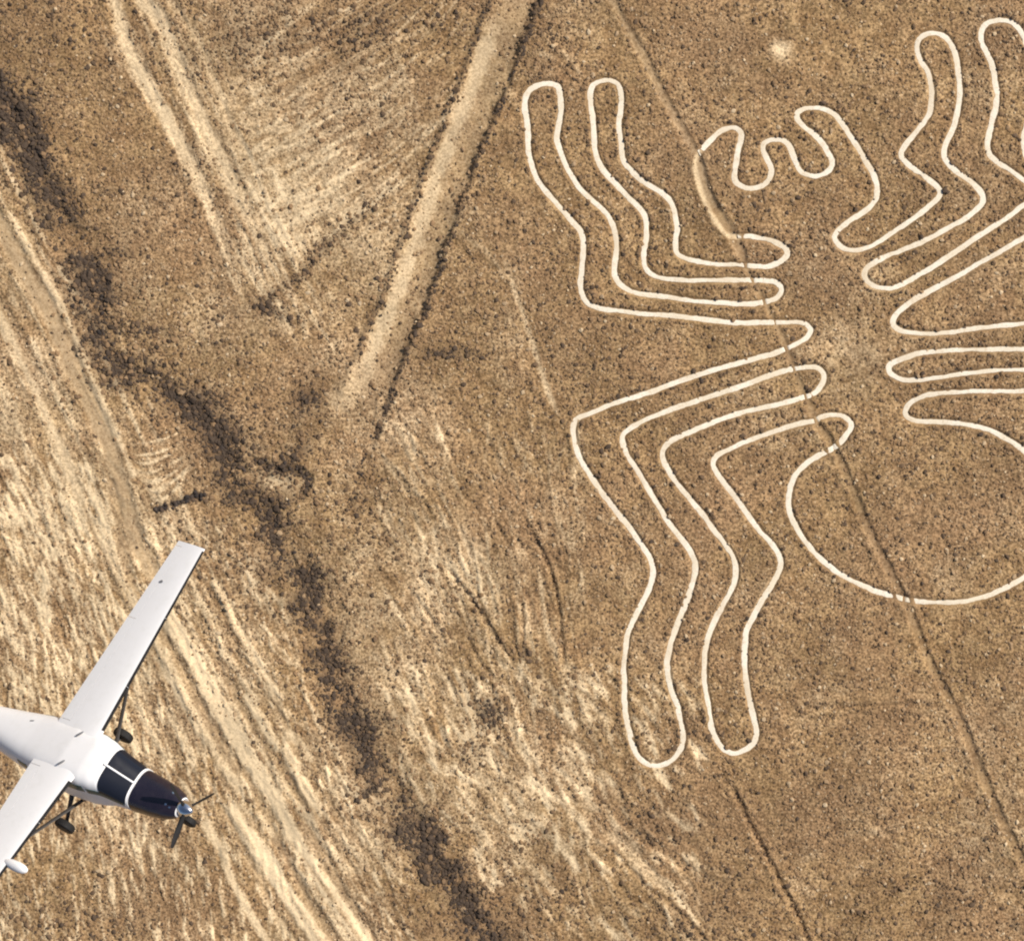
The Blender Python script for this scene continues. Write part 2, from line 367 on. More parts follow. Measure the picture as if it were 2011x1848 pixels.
# curved rake marks beside the gully
rk = random.Random(3)
for k in range(7):
    yy = 866 + 17 * k + rk.uniform(-4, 4); e = rk.uniform(-18, 10); b0 = rk.uniform(-8, 10); jt = lambda: rk.uniform(-3, 3)
    carve(catmull(D([(226 + 9 * k + b0, yy - 4), (265 + 8 * k, yy + 6 + k + jt()), (320 + 5 * k, yy - 2 - 2 * k + jt()), (372 + k + e, yy - 22 - 4 * k + jt())])), rk.uniform(6, 10), -.03, berm=0, soft=4, pale=rk.uniform(.5, .75), en=6, fade=.25)
    carve(catmull(D([(230 + 9 * k + b0, yy + 5), (270 + 8 * k, yy + 15 + k + jt()), (324 + 5 * k, yy + 6 - 2 * k + jt()), (372 + k + e, yy - 13 - 4 * k)])), 6, .03, berm=0, soft=4, pale=.24, en=6, fade=.25)
# pale hollow by the gully
splat(*D([(540, 942)])[0], 46, 20, .15, .45, PALE); splat(*D([(540, 942)])[0], 50, 24, .15, -.25, HT)

# --- wheel tracks and roads
UP1 = D([(170,-150),(215,-30),(250,90),(300,185),(345,265),(385,345),(430,450),(470,530),(500,590)])
UP2 = D([(205,-150),(265,-30),(325,70),(370,180),(415,280),(465,380),(500,450),(535,530),(560,580)])
UP3 = D([(280,-60),(340,10),(390,90),(425,180),(465,270),(500,350)])
carve(catmull(UP1), 34, .05, berm=.03, bw=12, soft=13, pale=.60, smooth=.3, en=9, dark_edge=.07, zone=4, fade=-.35)
carve(catmull(UP2), 36, .05, berm=.03, bw=12, soft=13, pale=.60, smooth=.3, en=9, dark_edge=.08, zone=4, fade=-.35)
carve(catmull(UP3), 18, .03, berm=.02, bw=10, soft=9, pale=.40, smooth=.2, en=7, fade=.1)
carve(catmull(D([(250,95),(280,150),(318,205),(335,250),(360,300)])), 22, -.02, soft=9, pale=.72, smooth=.5, en=9, fade=.2)
carve(catmull(D([(290,0),(325,55),(345,95)])), 24, -.01, soft=9, pale=.66, smooth=.5, en=9, fade=.2)
carve(catmull(ROAD[:10]), 42, .05, berm=.03, bw=9, soft=9, pale=.34, smooth=.85, en=6, zone=3)
for pts, w, pl, dep, bmh in [
    (D([(20,420),(70,510),(115,590),(160,690),(195,780),(225,850),(262,930)]), 13, .70, -.05, 0),
    (D([(-120,440),(-40,560),(20,660),(70,760),(110,860),(150,960),(190,1050),(235,1130),(280,1210),(330,1300),(380,1390),(430,1480),(470,1550)]), 24, .60, -.03, 0),
    ([(250,1120),(285,1250),(318,1418),(370,1500),(428,1597),(477,1697),(527,1796),(572,1871)], 26, .26, .07, .02),
    ([(704,1900),(735,1985),(780,2070),(823,2160),(870,2230),(930,2330)], 28, .25, .08, .03),
    ([(600,1880),(640,1960),(676,2050),(710,2110),(750,2190),(800,2270),(860,2370)], 22, .25, .08, .02),
    ([(540,1960),(590,2060),(630,2140),(670,2220),(720,2300)], 18, .25, .06, .0),
    ([(640,1640),(680,1730),(720,1800)], 14, .26, .06, .0),
    ([(520,1600),(570,1690),(620,1780),(650,1840)], 16, .26, .07, .0),
    ([(385,1460),(413,1513),(457,1577),(502,1662),(547,1741),(587,1811),(612,1853)], 40, .86, -.05, 0),
    ([(330,1530),(368,1597),(423,1672),(462,1751),(490,1810)], 18, .84, -.05, 0),
    ([(520,1420),(557,1488),(597,1557),(641,1637),(668,1680)], 12, .84, -.05, 0),
    ([(600,1700),(612,1717),(640,1765),(668,1813)], 24, .86, -.05, 0),
    ([(700,1790),(712,1850),(746,1928),(766,1985)], 28, .80, -.05, 0),
    ([(618,1866),(670,1946),(715,2026),(750,2092),(788,2155),(837,2221),(880,2282),(940,2370),(1000,2460)], 32, .92, -.05, 0),
    ([(575,1970),(607,2026),(652,2095),(690,2165),(739,2242),(800,2340),(870,2450)], 42, .95, -.05, 0),
    ([(500,2000),(540,2080),(580,2170),(630,2260),(680,2340)], 16, .70, -.04, 0)]:
    carve(catmull(pts), w, dep, berm=bmh, bw=9, soft=8, pale=pl, smooth=.5, en=8)
for off, w, dep, pl in [(-190,12,-.03,.62),(-160,14,.04,.22),(-128,10,-.03,.60),(-95,16,.04,.24),(-66,12,-.04,.66),(-38,9,.03,.26),(34,9,-.03,.62),(58,12,.04,.24),(84,10,-.04,.60),(112,12,.04,.22),(138,8,-.03,.56),(170,10,.03,.25)]:
    carve(catmull([(x + off, y - .12 * off) for x, y in ROAD]), w, dep, berm=0, soft=6, pale=pl, en=6, brk=1)
carve(catmull(TRACK), 98, .22, berm=.13, bw=7, soft=18, pale=.22, smooth=.50, en=8, dark_edge=.55, zone=2, fade=-.16)  # dark edges paint in the berm shade along both banks
carve(catmull([(x - 25, y - 8) for x, y in TRACK[2:-1]]), 34, -.02, soft=12, pale=.60, smooth=.4, en=13, fade=.08)  # sunlit left wall painted in as a pale strip
carve(catmull([(x + 14, y + 6) for x, y in TRACK[2:-1]]), 26, .06, soft=12, dark=.10, en=14, fade=.15)  # shaded right half painted in slightly darker
carve(catmull(D([(775,760),(755,810),(735,860),(715,905),(700,960),(680,1000)])), 16, .07, berm=.06, bw=8, soft=6, dark=.50, en=12, fade=.08, brk=1, mod=1)
carve(catmull(D([(735,700),(700,750),(670,790),(655,830)])), 60, .03, soft=22, pale=.42, smooth=.3, en=14, fade=.3)
# --- dry gully with dark stones
carve(catmull(GULLY), 104, .08, berm=.03, bw=20, soft=46, dark=.40, en=30, zone=5, mod=1)
carve(catmull(GULLY), 140, .08, berm=.0, bw=20, soft=66, dark=.12, en=40)
carve(catmull(GULLY), 60, .0, berm=.0, bw=20, soft=26, dark=.32, en=34, mod=1)
carve(catmull([(x + 6, y) for x, y in GULLY]), 36, .07, berm=.03, bw=12, soft=18, dark=.28, en=24, mod=1)
carve(catmull(D([(300,1006),(330,992),(365,982),(400,970)])), 16, .10, berm=.08, soft=6, dark=.6, en=8, fade=.1)
carve(catmull(D([(485,900),(530,918),(580,925),(610,945),(580,975)])), 18, .08, berm=.06, soft=8, dark=.45, en=12, fade=.1)
# --- footpath across the spider
carve(catmull(FOOTPATH[:9]), 20, .05, berm=.03, bw=7, soft=6, pale=.22, smooth=.7, en=5, zone=1)
carve(catmull(FOOTPATH[6:11]), 26, .05, berm=.03, bw=7, soft=6, pale=.30, smooth=.9, en=4, zone=1)
carve(catmull(FOOTPATH[8:22]), 17, .03, berm=.02, bw=6, soft=5, pale=.14, smooth=.8, en=5, zone=1)
carve(catmull(FOOTPATH[20:]), 19, .07, berm=.045, bw=6, soft=5, pale=.10, smooth=.7, en=4, zone=1)

# --- trench of the spider's outline
carve(catmull([(1702,370),(1690,397),(1698,444),(1717,499),(1744,546),(1766,571),(1796,575)]), 12, .01, soft=4, pale=.66, smooth=.7, en=4)
path_sl, path_d, _ = dist_field(catmull(FOOTPATH, 12), 60)
PATHD = np.full(GX.shape, 60.0); PATHD[path_sl] = np.minimum(path_d, 60)
LINE_D = np.full(GX.shape, 60.0)
for parts in SPIDER.values():
    for pts in parts:
        sl, d, t = dist_field(catmull(pts), 40)
        LINE_D[sl] = np.minimum(LINE_D[sl], d)
ld = LINE_D + 1.6 * nz['edge']
awake = sstep(0, 6, PATHD)
HT -= .062 * (1 - sstep(5.0, 10.5, ld)) * awake
HT += .026 * np.exp(-((ld - 14.5) / 4.5) ** 2) * (.75 + .5 * nz['c']) * awake
DARK += .22 * np.exp(-((ld - 14.0) / 4.0) ** 2) * awake * (.7 + .8 * nz['e'])  # dark berm stones, with the sunken line's edge shade painted in
SMOOTH = np.maximum(SMOOTH, (1 - sstep(7, 12, ld)) * .9)

ROUGH = 1 - SMOOTH
HT += ROUGH * (.035 * nz['c'] + .042 * nz['d']) + SMOOTH * .006 * nz['c']
HT += ROUGH * .012 * (rng.random(GX.shape) - .5)
PALE = np.clip(PALE, 0, 1); DARK = np.clip(DARK, 0, 1)

# smooth vertical drop far away is zero; the sheet runs on to the horizon
def to_xy(px, py): return (px - 1245.0) / PXM, (1144.0 - py) / PXM
def grow(edge, sign):
    s = [edge]; st = CELL
    while abs(s[-1] - edge) < 160000:
        st *= 1.22; s.append(s[-1] + sign * st)
    return s[1:]
fx = np.concatenate([grow(gx[0], -1)[::-1], gx, grow(gx[-1], 1)])
fy = np.concatenate([grow(gy[0], -1)[::-1], gy, grow(gy[-1], 1)])
ix = np.clip(np.searchsorted(gx, np.clip(fx, gx[0], gx[-1])), 0, NX - 1)
iy = np.clip(np.searchsorted(gy, np.clip(fy, gy[0], gy[-1])), 0, NY - 1)
FX, FY = np.meshgrid(fx, fy)
off = np.maximum(np.maximum(gx[0] - FX, FX - gx[-1]), np.maximum(gy[0] - FY, FY - gy[-1])).clip(0)
k = np.exp(-off / 120.0)
Hf = HT[np.ix_(iy, ix)] * k + (1 - k) * (.25 * fbm(FX, FY, 900, 4, .5, 9))
Pf = PALE[np.ix_(iy, ix)] * k + (1 - k) * (.16 + .18 * fbm(FX, FY, 1500, 4, .55, 10))
Df = DARK[np.ix_(iy, ix)] * k + (1 - k) * .04
Sf = SMOOTH[np.ix_(iy, ix)] * k
Zf = np.where(k > .999, ZONE[np.ix_(iy, ix)], 0)
wx, wy = to_xy(FX, FY)
R_, C_ = FX.shape
co = np.stack([wx, wy, Hf], -1).reshape(-1, 3).astype(np.float32)
idx = np.arange(R_ * C_).reshape(R_, C_)
# y pixel runs down, so this order faces up
quads = np.stack([idx[1:, :-1], idx[1:, 1:], idx[:-1, 1:], idx[:-1, :-1]], -1).reshape(-1, 4)
zq = np.maximum.reduce([Zf[1:, :-1], Zf[1:, 1:], Zf[:-1, 1:], Zf[:-1, :-1]]).reshape(-1)
attrs = dict(pale=Pf.reshape(-1), dark=Df.reshape(-1), smoothness=Sf.reshape(-1))

def sheet(name, q, mat):
    used = np.unique(q)
    remap = np.full(len(co), -1, np.int64); remap[used] = np.arange(len(used))
    q = remap[q]
    me = bpy.data.meshes.new(name)
    me.vertices.add(len(used)); me.vertices.foreach_set('co', co[used].ravel())
    me.loops.add(q.size); me.loops.foreach_set('vertex_index', q.ravel().astype(np.int32))
    me.polygons.add(len(q)); me.polygons.foreach_set('loop_start', np.arange(0, q.size, 4, dtype=np.int32))
    me.update(calc_edges=True)
    me.polygons.foreach_set('use_smooth', np.ones(len(q), bool))
    for n, v in attrs.items():
        a = me.attributes.new(n, 'FLOAT', 'POINT'); a.data.foreach_set('value', v[used].astype(np.float32))
    me.materials.append(mat)
    o = bpy.data.objects.new(name, me); COL.objects.link(o)
    return o

# ------------------------------------------------------------------ ground material
def ground_material():
    m = bpy.data.materials.new('desert_ground'); m.use_nodes = True
    t = NT(m.node_tree); b = t.n['Principled BSDF']
    pos = t.node('ShaderNodeNewGeometry').outputs['Position']
    pale, dark, smo = t.attr('pale'), t.attr('dark'), t.attr('smoothness')
    n_big = t.noise(.12, 4, .6, pos); n_mid = t.noise(.9, 4, .6, pos); n_f = t.noise(6.2, 2, .6, pos); n_ff = t.noise(14, 2, .6, pos)
    vor = t.node('ShaderNodeTexVoronoi', feature='F1'); vor.inputs['Scale'].default_value = 4.2; t.l.new(pos, vor.inputs['Vector'])
    cell = t.node('ShaderNodeSeparateColor'); t.l.new(vor.outputs['Color'], cell.inputs[0])
    base = t.mix(t.ramp(n_mid, .34, .66), (.226, .135, .062), (.335, .216, .105))
    base = t.mix(t.ramp(n_big, .40, .65, 0, .5), base, (.255, .152, .084))
    # sandy share and the painted sunlit track strip, broken up by pebbles
    pf = t.math('ADD', pale, t.math('MULTIPLY', t.math('SUBTRACT', n_f, .5), .55))
    pf = t.math('ADD', pf, t.math('MULTIPLY', t.math('SUBTRACT', n_ff, .5), .35))
    base = t.mix(t.ramp(pf, -.05, .95, 0, 1), base, (.70, .535, .330))
    # varnished pebbles: some cells dark, a few pale
    amt = t.math('SUBTRACT', 1.0, t.math('MULTIPLY', smo, .9))
    spot = t.ramp(vor.outputs['Distance'], .30, .12)
    dk = t.math('MULTIPLY', t.math('MULTIPLY', t.ramp(cell.outputs[0], .66, .72), spot), amt)
    base = t.mix(t.math('MULTIPLY', dk, .48), base, (.088, .056, .034))
    lt = t.math('MULTIPLY', t.math('MULTIPLY', t.ramp(cell.outputs[1], .72, .80), spot), amt)
    base = t.mix(t.math('MULTIPLY', lt, .6), base, (.60, .45, .28))
    fine = t.ramp(n_f, .30, .70, .52, 1.46)
    calm = t.math('SUBTRACT', 1.0, t.math('MULTIPLY', pale, .7), clamp=True)
    fine = t.math('ADD', 1.0, t.math('MULTIPLY', t.math('MULTIPLY', t.math('SUBTRACT', fine, 1.0), amt), calm))
    fine = t.math('MULTIPLY', fine, t.ramp(t.noise(.22, 4, .6, pos), .32, .68, .84, 1.16))
    mul = t.node('ShaderNodeVectorMath', operation='SCALE'); t.l.new(base, mul.inputs[0]); t.l.new(fine, mul.inputs['Scale'])
    base = mul.outputs[0]
    # dark varnished gravel, plus the shade painted into this attribute
    df = t.math('ADD', dark, t.math('MULTIPLY', t.math('SUBTRACT', n_f, .5), 1.5))
    base = t.mix(t.math('MULTIPLY', t.ramp(df, .12, .95), .80), base, (.082, .055, .037))
    t.l.new(base, b.inputs['Base Color'])
    b.inputs['Roughness'].default_value = .95; b.inputs['Specular IOR Level'].default_value = .15
    bump = t.node('ShaderNodeBump'); bump.inputs['Strength'].default_value = .9; bump.inputs['Distance'].default_value = .05
    hsum = t.math('ADD', t.math('MULTIPLY', n_f, 1.0), t.math('MULTIPLY', n_ff, .6))
    t.l.new(t.math('MULTIPLY', hsum, amt), bump.inputs['Height']); t.l.new(bump.outputs[0], b.inputs['Normal'])
    return m
M_GROUND = ground_material()
tag(sheet('ground', quads[zq == 0], M_GROUND), kind='structure')
for z, name in ((1, 'footpath'), (2, 'dirt_track'), (3, 'dirt_road'), (4, 'wheel_tracks'), (5, 'dry_gully')):
    if (zq == z).any():
        tag(sheet(name, quads[zq == z], M_GROUND), kind='structure')

def height_at(px, py):
    u = np.clip((np.asarray(px, float) - gx[0]) / CELL, 0, NX - 1.001); v = np.clip((np.asarray(py, float) - gy[0]) / CELL, 0, NY - 1.001)
    i = u.astype(int); j = v.astype(int); fu = u - i; fv = v - j
    return (HT[j, i] * (1 - fu) + HT[j, i + 1] * fu) * (1 - fv) + (HT[j + 1, i] * (1 - fu) + HT[j + 1, i + 1] * fu) * fv
def field_at(F, px, py):
    i = np.clip(((np.asarray(px) - gx[0]) / CELL).astype(int), 0, NX - 1); j = np.clip(((np.asarray(py) - gy[0]) / CELL).astype(int), 0, NY - 1)
    return F[j, i]

# ------------------------------------------------------------------ loose stones (uncountable), instanced on points
def stone_material():
    m = bpy.data.materials.new('desert_stone'); m.use_nodes = True
    t = NT(m.node_tree); b = t.n['Principled BSDF']
    tone = t.attr('tone', 'INSTANCER')
    c = t.mix(t.ramp(tone, 0, .5), (.070, .048, .033), (.25, .154, .080))
    c = t.mix(t.ramp(tone, .5, 1), c, (.60, .455, .285))
    t.l.new(c, b.inputs['Base Color'])
    b.inputs['Roughness'].default_value = .85; b.inputs['Specular IOR Level'].default_value = .25
    return m
M_STONE = stone_material()

def scatter_stones():
    N = 440000
    px = rng.uniform(-190, 2680, N); py = rng.uniform(-170, 2460, N)
    pal = field_at(PALE, px, py); drk = field_at(DARK, px, py); smo = field_at(SMOOTH, px, py); lined = field_at(LINE_D, px, py)
    clump = field_at(nz['b'], px, py) * .5 + field_at(nz['c'], px, py) * .4
    lowf = field_at(nz['e'], px, py) + .7 * field_at(nz['patch'], px, py)
    dens = (.26 + .22 * clump + .16 * lowf + .85 * drk - .30 * pal) * (1 - .93 * smo * (lined > 13))
    dens += .12 * np.exp(-((lined - 16) / 4.5) ** 2)
    keep = (rng.random(N) < np.clip(dens, 0, 1)) & ((lined > 12.5) | ((lined > 7.0) & (rng.random(N) < .22)))
    px, py, pal, drk = px[keep], py[keep], pal[keep], drk[keep]
    n = len(px)
    size = np.clip(rng.lognormal(math.log(.047), .48, n), .022, .14) * (1 + .45 * drk)
    tone = np.clip(rng.normal(.55, .17, n) + .35 * (pal - .2) - np.where(rng.random(n) < .75, .95, .35) * drk, 0, 1)
    tone = np.where((rng.random(n) < .13) & (size > .050) & (pal < .5), np.clip(tone * .3, 0, .2), tone)
    h = height_at(px, py) + size * .12
    x, y = to_xy(px, py)
    me = bpy.data.meshes.new('loose_stones')
    me.vertices.add(n); me.vertices.foreach_set('co', np.stack([x, y, h], -1).astype(np.float32).ravel())
    sc = np.stack([size * rng.uniform(.8, 1.35, n), size * rng.uniform(.75, 1.1, n), size * rng.uniform(.45, .8, n)], -1)
    rt = np.stack([rng.normal(0, .25, n), rng.normal(0, .25, n), rng.uniform(0, 6.283, n)], -1)
    for nm, v in (('stone_scale', sc), ('stone_rotation', rt)):
        a = me.attributes.new(nm, 'FLOAT_VECTOR', 'POINT'); a.data.foreach_set('vector', v.astype(np.float32).ravel())
    a = me.attributes.new('tone', 'FLOAT', 'POINT'); a.data.foreach_set('value', tone.astype(np.float32))
    a = me.attributes.new('variant', 'INT', 'POINT'); a.data.foreach_set('value', rng.integers(0, 4, n).astype(np.int32))
    me.materials.append(M_STONE)
    o = bpy.data.objects.new('loose_stones', me); COL.objects.link(o)
    ng = bpy.data.node_groups.new('stone_scatter', 'GeometryNodeTree')
    ng.interface.new_socket('Geometry', in_out='INPUT', socket_type='NodeSocketGeometry')
    ng.interface.new_socket('Geometry', in_out='OUTPUT', socket_type='NodeSocketGeometry')
    N_, L = ng.nodes, ng.links
    gi = N_.new('NodeGroupInput'); go = N_.new('NodeGroupOutput')
    g2i = N_.new('GeometryNodeGeometryToInstance')
    posn = N_.new('GeometryNodeInputPosition')
    for v in range(4):
        ico = N_.new('GeometryNodeMeshIcoSphere'); ico.inputs['Subdivisions'].default_value = 2
        nt = N_.new('ShaderNodeTexNoise'); nt.noise_dimensions = '4D'; nt.inputs['W'].default_value = v * 7.3; nt.inputs['Scale'].default_value = 1.1
        L.new(posn.outputs[0], nt.inputs['Vector'])
        sub = N_.new('ShaderNodeVectorMath'); sub.operation = 'SUBTRACT'; sub.inputs[1].default_value = (.5, .5, .5); L.new(nt.outputs['Color'], sub.inputs[0])
        scl = N_.new('ShaderNodeVectorMath'); scl.operation = 'SCALE'; scl.inputs['Scale'].default_value = 1.5; L.new(sub.outputs[0], scl.inputs[0])
        sp = N_.new('GeometryNodeSetPosition'); L.new(ico.outputs[0], sp.inputs[0]); L.new(scl.outputs[0], sp.inputs['Offset'])
        sm = N_.new('GeometryNodeSetMaterial'); sm.inputs['Material'].default_value = M_STONE; L.new(sp.outputs[0], sm.inputs[0])
        L.new(sm.outputs[0], g2i.inputs[0])
    iop = N_.new('GeometryNodeInstanceOnPoints')
    L.new(gi.outputs[0], iop.inputs['Points']); L.new(g2i.outputs[0], iop.inputs['Instance']); iop.inputs['Pick Instance'].default_value = True
    def na(name, dt):
        q = N_.new('GeometryNodeInputNamedAttribute'); q.data_type = dt; q.inputs['Name'].default_value = name
        return [s for s in q.outputs if s.enabled and s.name == 'Attribute'][0]
    L.new(na('variant', 'INT'), iop.inputs['Instance Index'])
    L.new(na('stone_rotation', 'FLOAT_VECTOR'), iop.inputs['Rotation'])
    L.new(na('stone_scale', 'FLOAT_VECTOR'), iop.inputs['Scale'])
    L.new(iop.outputs[0], go.inputs[0])
    md = o.modifiers.new('scatter', 'NODES'); md.node_group = ng
    tag(o, 'brown and tan stones littering the desert plain', 'stones', kind='stuff')
    print('stones', n)
    return o
scatter_stones()

# ------------------------------------------------------------------ larger dark rocks one can pick out
def rock_material():
    m = bpy.data.materials.new('dark_rock'); m.use_nodes = True
    t = NT(m.node_tree); b = t.n['Principled BSDF']
    oi = t.node('ShaderNodeObjectInfo').outputs['Random']
    pos = t.node('ShaderNodeNewGeometry').outputs['Position']
    c = t.mix(oi, (.016, .012, .011), (.055, .038, .028))
    c = t.mix(t.ramp(t.noise(9, 4, .6, pos), .45, .7, 0, .4), c, (.12, .08, .052))
    t.l.new(c, b.inputs['Base Color']); b.inputs['Roughness'].default_value = .85
    return m
M_ROCK = rock_material()
rock_meshes = []
for v in range(6):
    bm = bmesh.new(); bmesh.ops.create_icosphere(bm, subdivisions=2, radius=1)
    rr = random.Random(40 + v)
    cuts = [(Vector((rr.uniform(-1, 1), rr.uniform(-1, 1), rr.uniform(-.3, 1))).normalized(), rr.uniform(.55, .85)) for _ in range(7)]
    for vt in bm.verts:
        for nrm, dd in cuts:
            e = vt.co.dot(nrm) - dd
            if e > 0: vt.co -= nrm * e * .85
        vt.co *= rr.uniform(.94, 1.06); vt.co.z *= .7
    me = bpy.data.meshes.new('rock'); bm.to_mesh(me); bm.free(); me.materials.append(M_ROCK); rock_meshes.append(me)
def put_rock(px, py, s, label, group, rr):
    o = bpy.data.objects.new('rock', rr.choice(rock_meshes)); COL.objects.link(o)
    x, y = to_xy(px, py)
    o.location = (x, y, float(height_at([px], [py])[0]) + s * .18)
    o.scale = (s * rr.uniform(.85, 1.3), s * rr.uniform(.8, 1.1), s * rr.uniform(.7, 1.0))
    o.rotation_euler = (rr.uniform(-.2, .2), rr.uniform(-.2, .2), rr.uniform(0, 6.28))
    tag(o, label, 'rock', group)
rr = random.Random(5)
gc = catmull(GULLY, 4)
gc = gc[(gc[:, 0] > -20) & (gc[:, 1] < 2320)]
cl = [rr.random() for _ in range(40)]
def gully_label(u):
    for lim, where in ((.30, 'near the left edge of the view'), (.52, 'between the curved rake marks and the wide track'), (.74, 'beside the raised wing tip of the aeroplane'), (9, 'in its lowest stretch at the bottom edge')):
        if u < lim: return 'dark rock in the dry gully bed ' + where, 'gully rocks ' + where
for i in range(170):
    while True:
        u = rr.random(); c = cl[int(u * 39.99)]
        if rr.random() < .25 + c: break
    p = gc[int(u * (len(gc) - 1))]
    put_rock(p[0] + rr.gauss(4, 22), p[1] + rr.gauss(0, 16), rr.choice([.08, .10, .11, .13, .17]), *gully_label(u), rr)
for i in range(26):
    u = i / 25
    p = (372 + u * 124 + rr.gauss(0, 4), 1245 - u * 46 + rr.gauss(0, 6))
    put_rock(*p, rr.uniform(.11, .20), 'dark rock in the short row between the road and the gully, above the wing tip', 'rocks in the short row', rr)
ring = catmull(D([(485,900),(530,915),(580,920),(612,945),(585,978),(560,985)]), 4)
for i in range(26):
    p = ring[rr.randrange(len(ring))]
    put_rock(p[0] + rr.gauss(0, 7), p[1] + rr.gauss(0, 7), rr.uniform(.07, .13), 'dark rock on the rim of the pale hollow beside the gully', 'rocks round the pale hollow', rr)
tr = catmull(D([(1040,60),(1000,170),(960,270),(930,350),(885,470),(850,550)]), 4)
tl = catmull(D([(955,20),(905,130),(870,240),(835,330),(800,440),(765,560),(735,640),(700,690)]), 4)
tb = catmull(D([(775,760),(755,810),(735,860),(715,905),(695,970)]), 4)
for crv, nn, lab in ((tr, 34, 'dark rock on the right bank of the wide dirt track'), (tl, 40, 'dark rock on the left bank of the wide dirt track'), (tb, 24, 'dark rock in the furrow below the end of the wide dirt track')):
    for i in range(nn):
        p = crv[rr.randrange(len(crv))]
        put_rock(p[0] + rr.gauss(0, 5), p[1] + rr.gauss(0, 4), rr.uniform(.06, .11), lab, lab.replace('dark rock', 'rocks'), rr)

# ------------------------------------------------------------------ the spider's cleared lines
def line_material():
    m = bpy.data.materials.new('cleared_sand'); m.use_nodes = True
    t = NT(m.node_tree); b = t.n['Principled BSDF']
    pos = t.node('ShaderNodeNewGeometry').outputs['Position']
    n1 = t.noise(.55, 3, .6, pos); n2 = t.noise(7, 3, .6, pos)
    c = t.mix(t.ramp(n1, .36, .66), (.80, .725, .595), (.72, .62, .47))
    n3 = t.noise(.22, 3, .6, pos)
    c = t.mix(t.ramp(n3, .52, .70, 0, .40), c, (.52, .40, .26))
    c = t.mix(t.ramp(n2, .48, .74, 0, .5), c, (.48, .36, .225))
    t.l.new(c, b.inputs['Base Color']); b.inputs['Roughness'].default_value = .95; b.inputs['Specular IOR Level'].default_value = .1
    bump = t.node('ShaderNodeBump'); bump.inputs['Strength'].default_value = .5; bump.inputs['Distance'].default_value = .02
    t.l.new(n2, bump.inputs['Height']); t.l.new(bump.outputs[0], b.inputs['Normal'])
    return m
M_LINE = line_material()
glyph = bpy.data.objects.new('spider_geoglyph', None); COL.objects.link(glyph)
gxw, gyw = to_xy(1900, 900); glyph.location = (gxw, gyw, 0)
tag(glyph, 'huge pale spider outline of cleared sand lines on the brown plain', 'geoglyph')
SMH = HT.copy()
for _ in range(6):               # blurred floor level the ribbon follows
    SMH[1:-1, 1:-1] = (SMH[1:-1, 1:-1] * 2 + SMH[:-2, 1:-1] + SMH[2:, 1:-1] + SMH[1:-1, :-2] + SMH[1:-1, 2:]) / 6
def ribbon(name, pts, seed):
    c = catmull(pts, 3.0)
    ds = np.hypot(*np.diff(c, axis=0).T); s = np.concatenate([[0], np.cumsum(ds)])
    u = np.arange(0, s[-1], 2.5); u = np.append(u, s[-1])
    c = np.stack([np.interp(u, s, c[:, 0]), np.interp(u, s, c[:, 1])], -1)
    c[1:-1] += np.stack([fbm(c[1:-1, 0], c[1:-1, 1], 60, 3, .6, 3), fbm(c[1:-1, 0], c[1:-1, 1], 60, 3, .6, 12)], -1) * 2.2
    tg = np.gradient(c, axis=0); tg /= np.linalg.norm(tg, axis=1)[:, None] + 1e-9
    nr = np.stack([-tg[:, 1], tg[:, 0]], -1)
    n = len(c)
    # wider on the upright stretches of the legs, thin on the crosswise ones, as paced out on the ground
    hw = 5.3 + 1.9 * np.abs(tg[:, 1]) + 2.3 * fbm(c[:, 0], c[:, 1], 70, 5, .65, 14)
    K = 7
    V = np.zeros((n, K, 3))
    low = height_at(c[:, 0], c[:, 1])
    lowm = np.convolve(np.pad(low, 12, mode='edge'), np.ones(25) / 25, 'valid')
    pd = field_at(PATHD, c[:, 0], c[:, 1])
    sink = -.10 * (1 - sstep(-1, 5, pd + 3 * fbm(c[:, 0], c[:, 1], 12, 2, .6, 5)))
    for j in range(K):
        f = (j / (K - 1) * 2 - 1)
        jit = 1 + .42 * fbm(c[:, 0] + 31 * j, c[:, 1], 22, 4, .7, 7)
        q = c + nr * (hw * f * jit)[:, None]
        x, y = to_xy(q[:, 0], q[:, 1])
        V[:, j, 0] = x; V[:, j, 1] = y
        V[:, j, 2] = lowm + .027 - .008 * f * f + .006 * fbm(q[:, 0], q[:, 1], 14, 2, .6, 2) + sink
    ii = np.arange(n * K).reshape(n, K)
    q = np.stack([ii[:-1, :-1], ii[:-1, 1:], ii[1:, 1:], ii[1:, :-1]], -1).reshape(-1, 4)
    # make it face up
    a, b_, d_ = V.reshape(-1, 3)[q[0, 0]], V.reshape(-1, 3)[q[0, 1]], V.reshape(-1, 3)[q[0, 3]]
    if np.cross(b_ - a, d_ - a)[2] < 0: q = q[:, ::-1]
    me = bpy.data.meshes.new(name)
    W = V.reshape(-1, 3) - np.array([gxw, gyw, 0])
    me.from_pydata(W.tolist(), [], q.tolist()); me.update()
    me.polygons.foreach_set('use_smooth', np.ones(len(q), bool))
    me.materials.append(M_LINE)
    o = bpy.data.objects.new(name, me); COL.objects.link(o); o.parent = glyph
    return o
for nm, parts in SPIDER.items():
    for i, pts in enumerate(parts):
        ribbon(nm, pts, i)

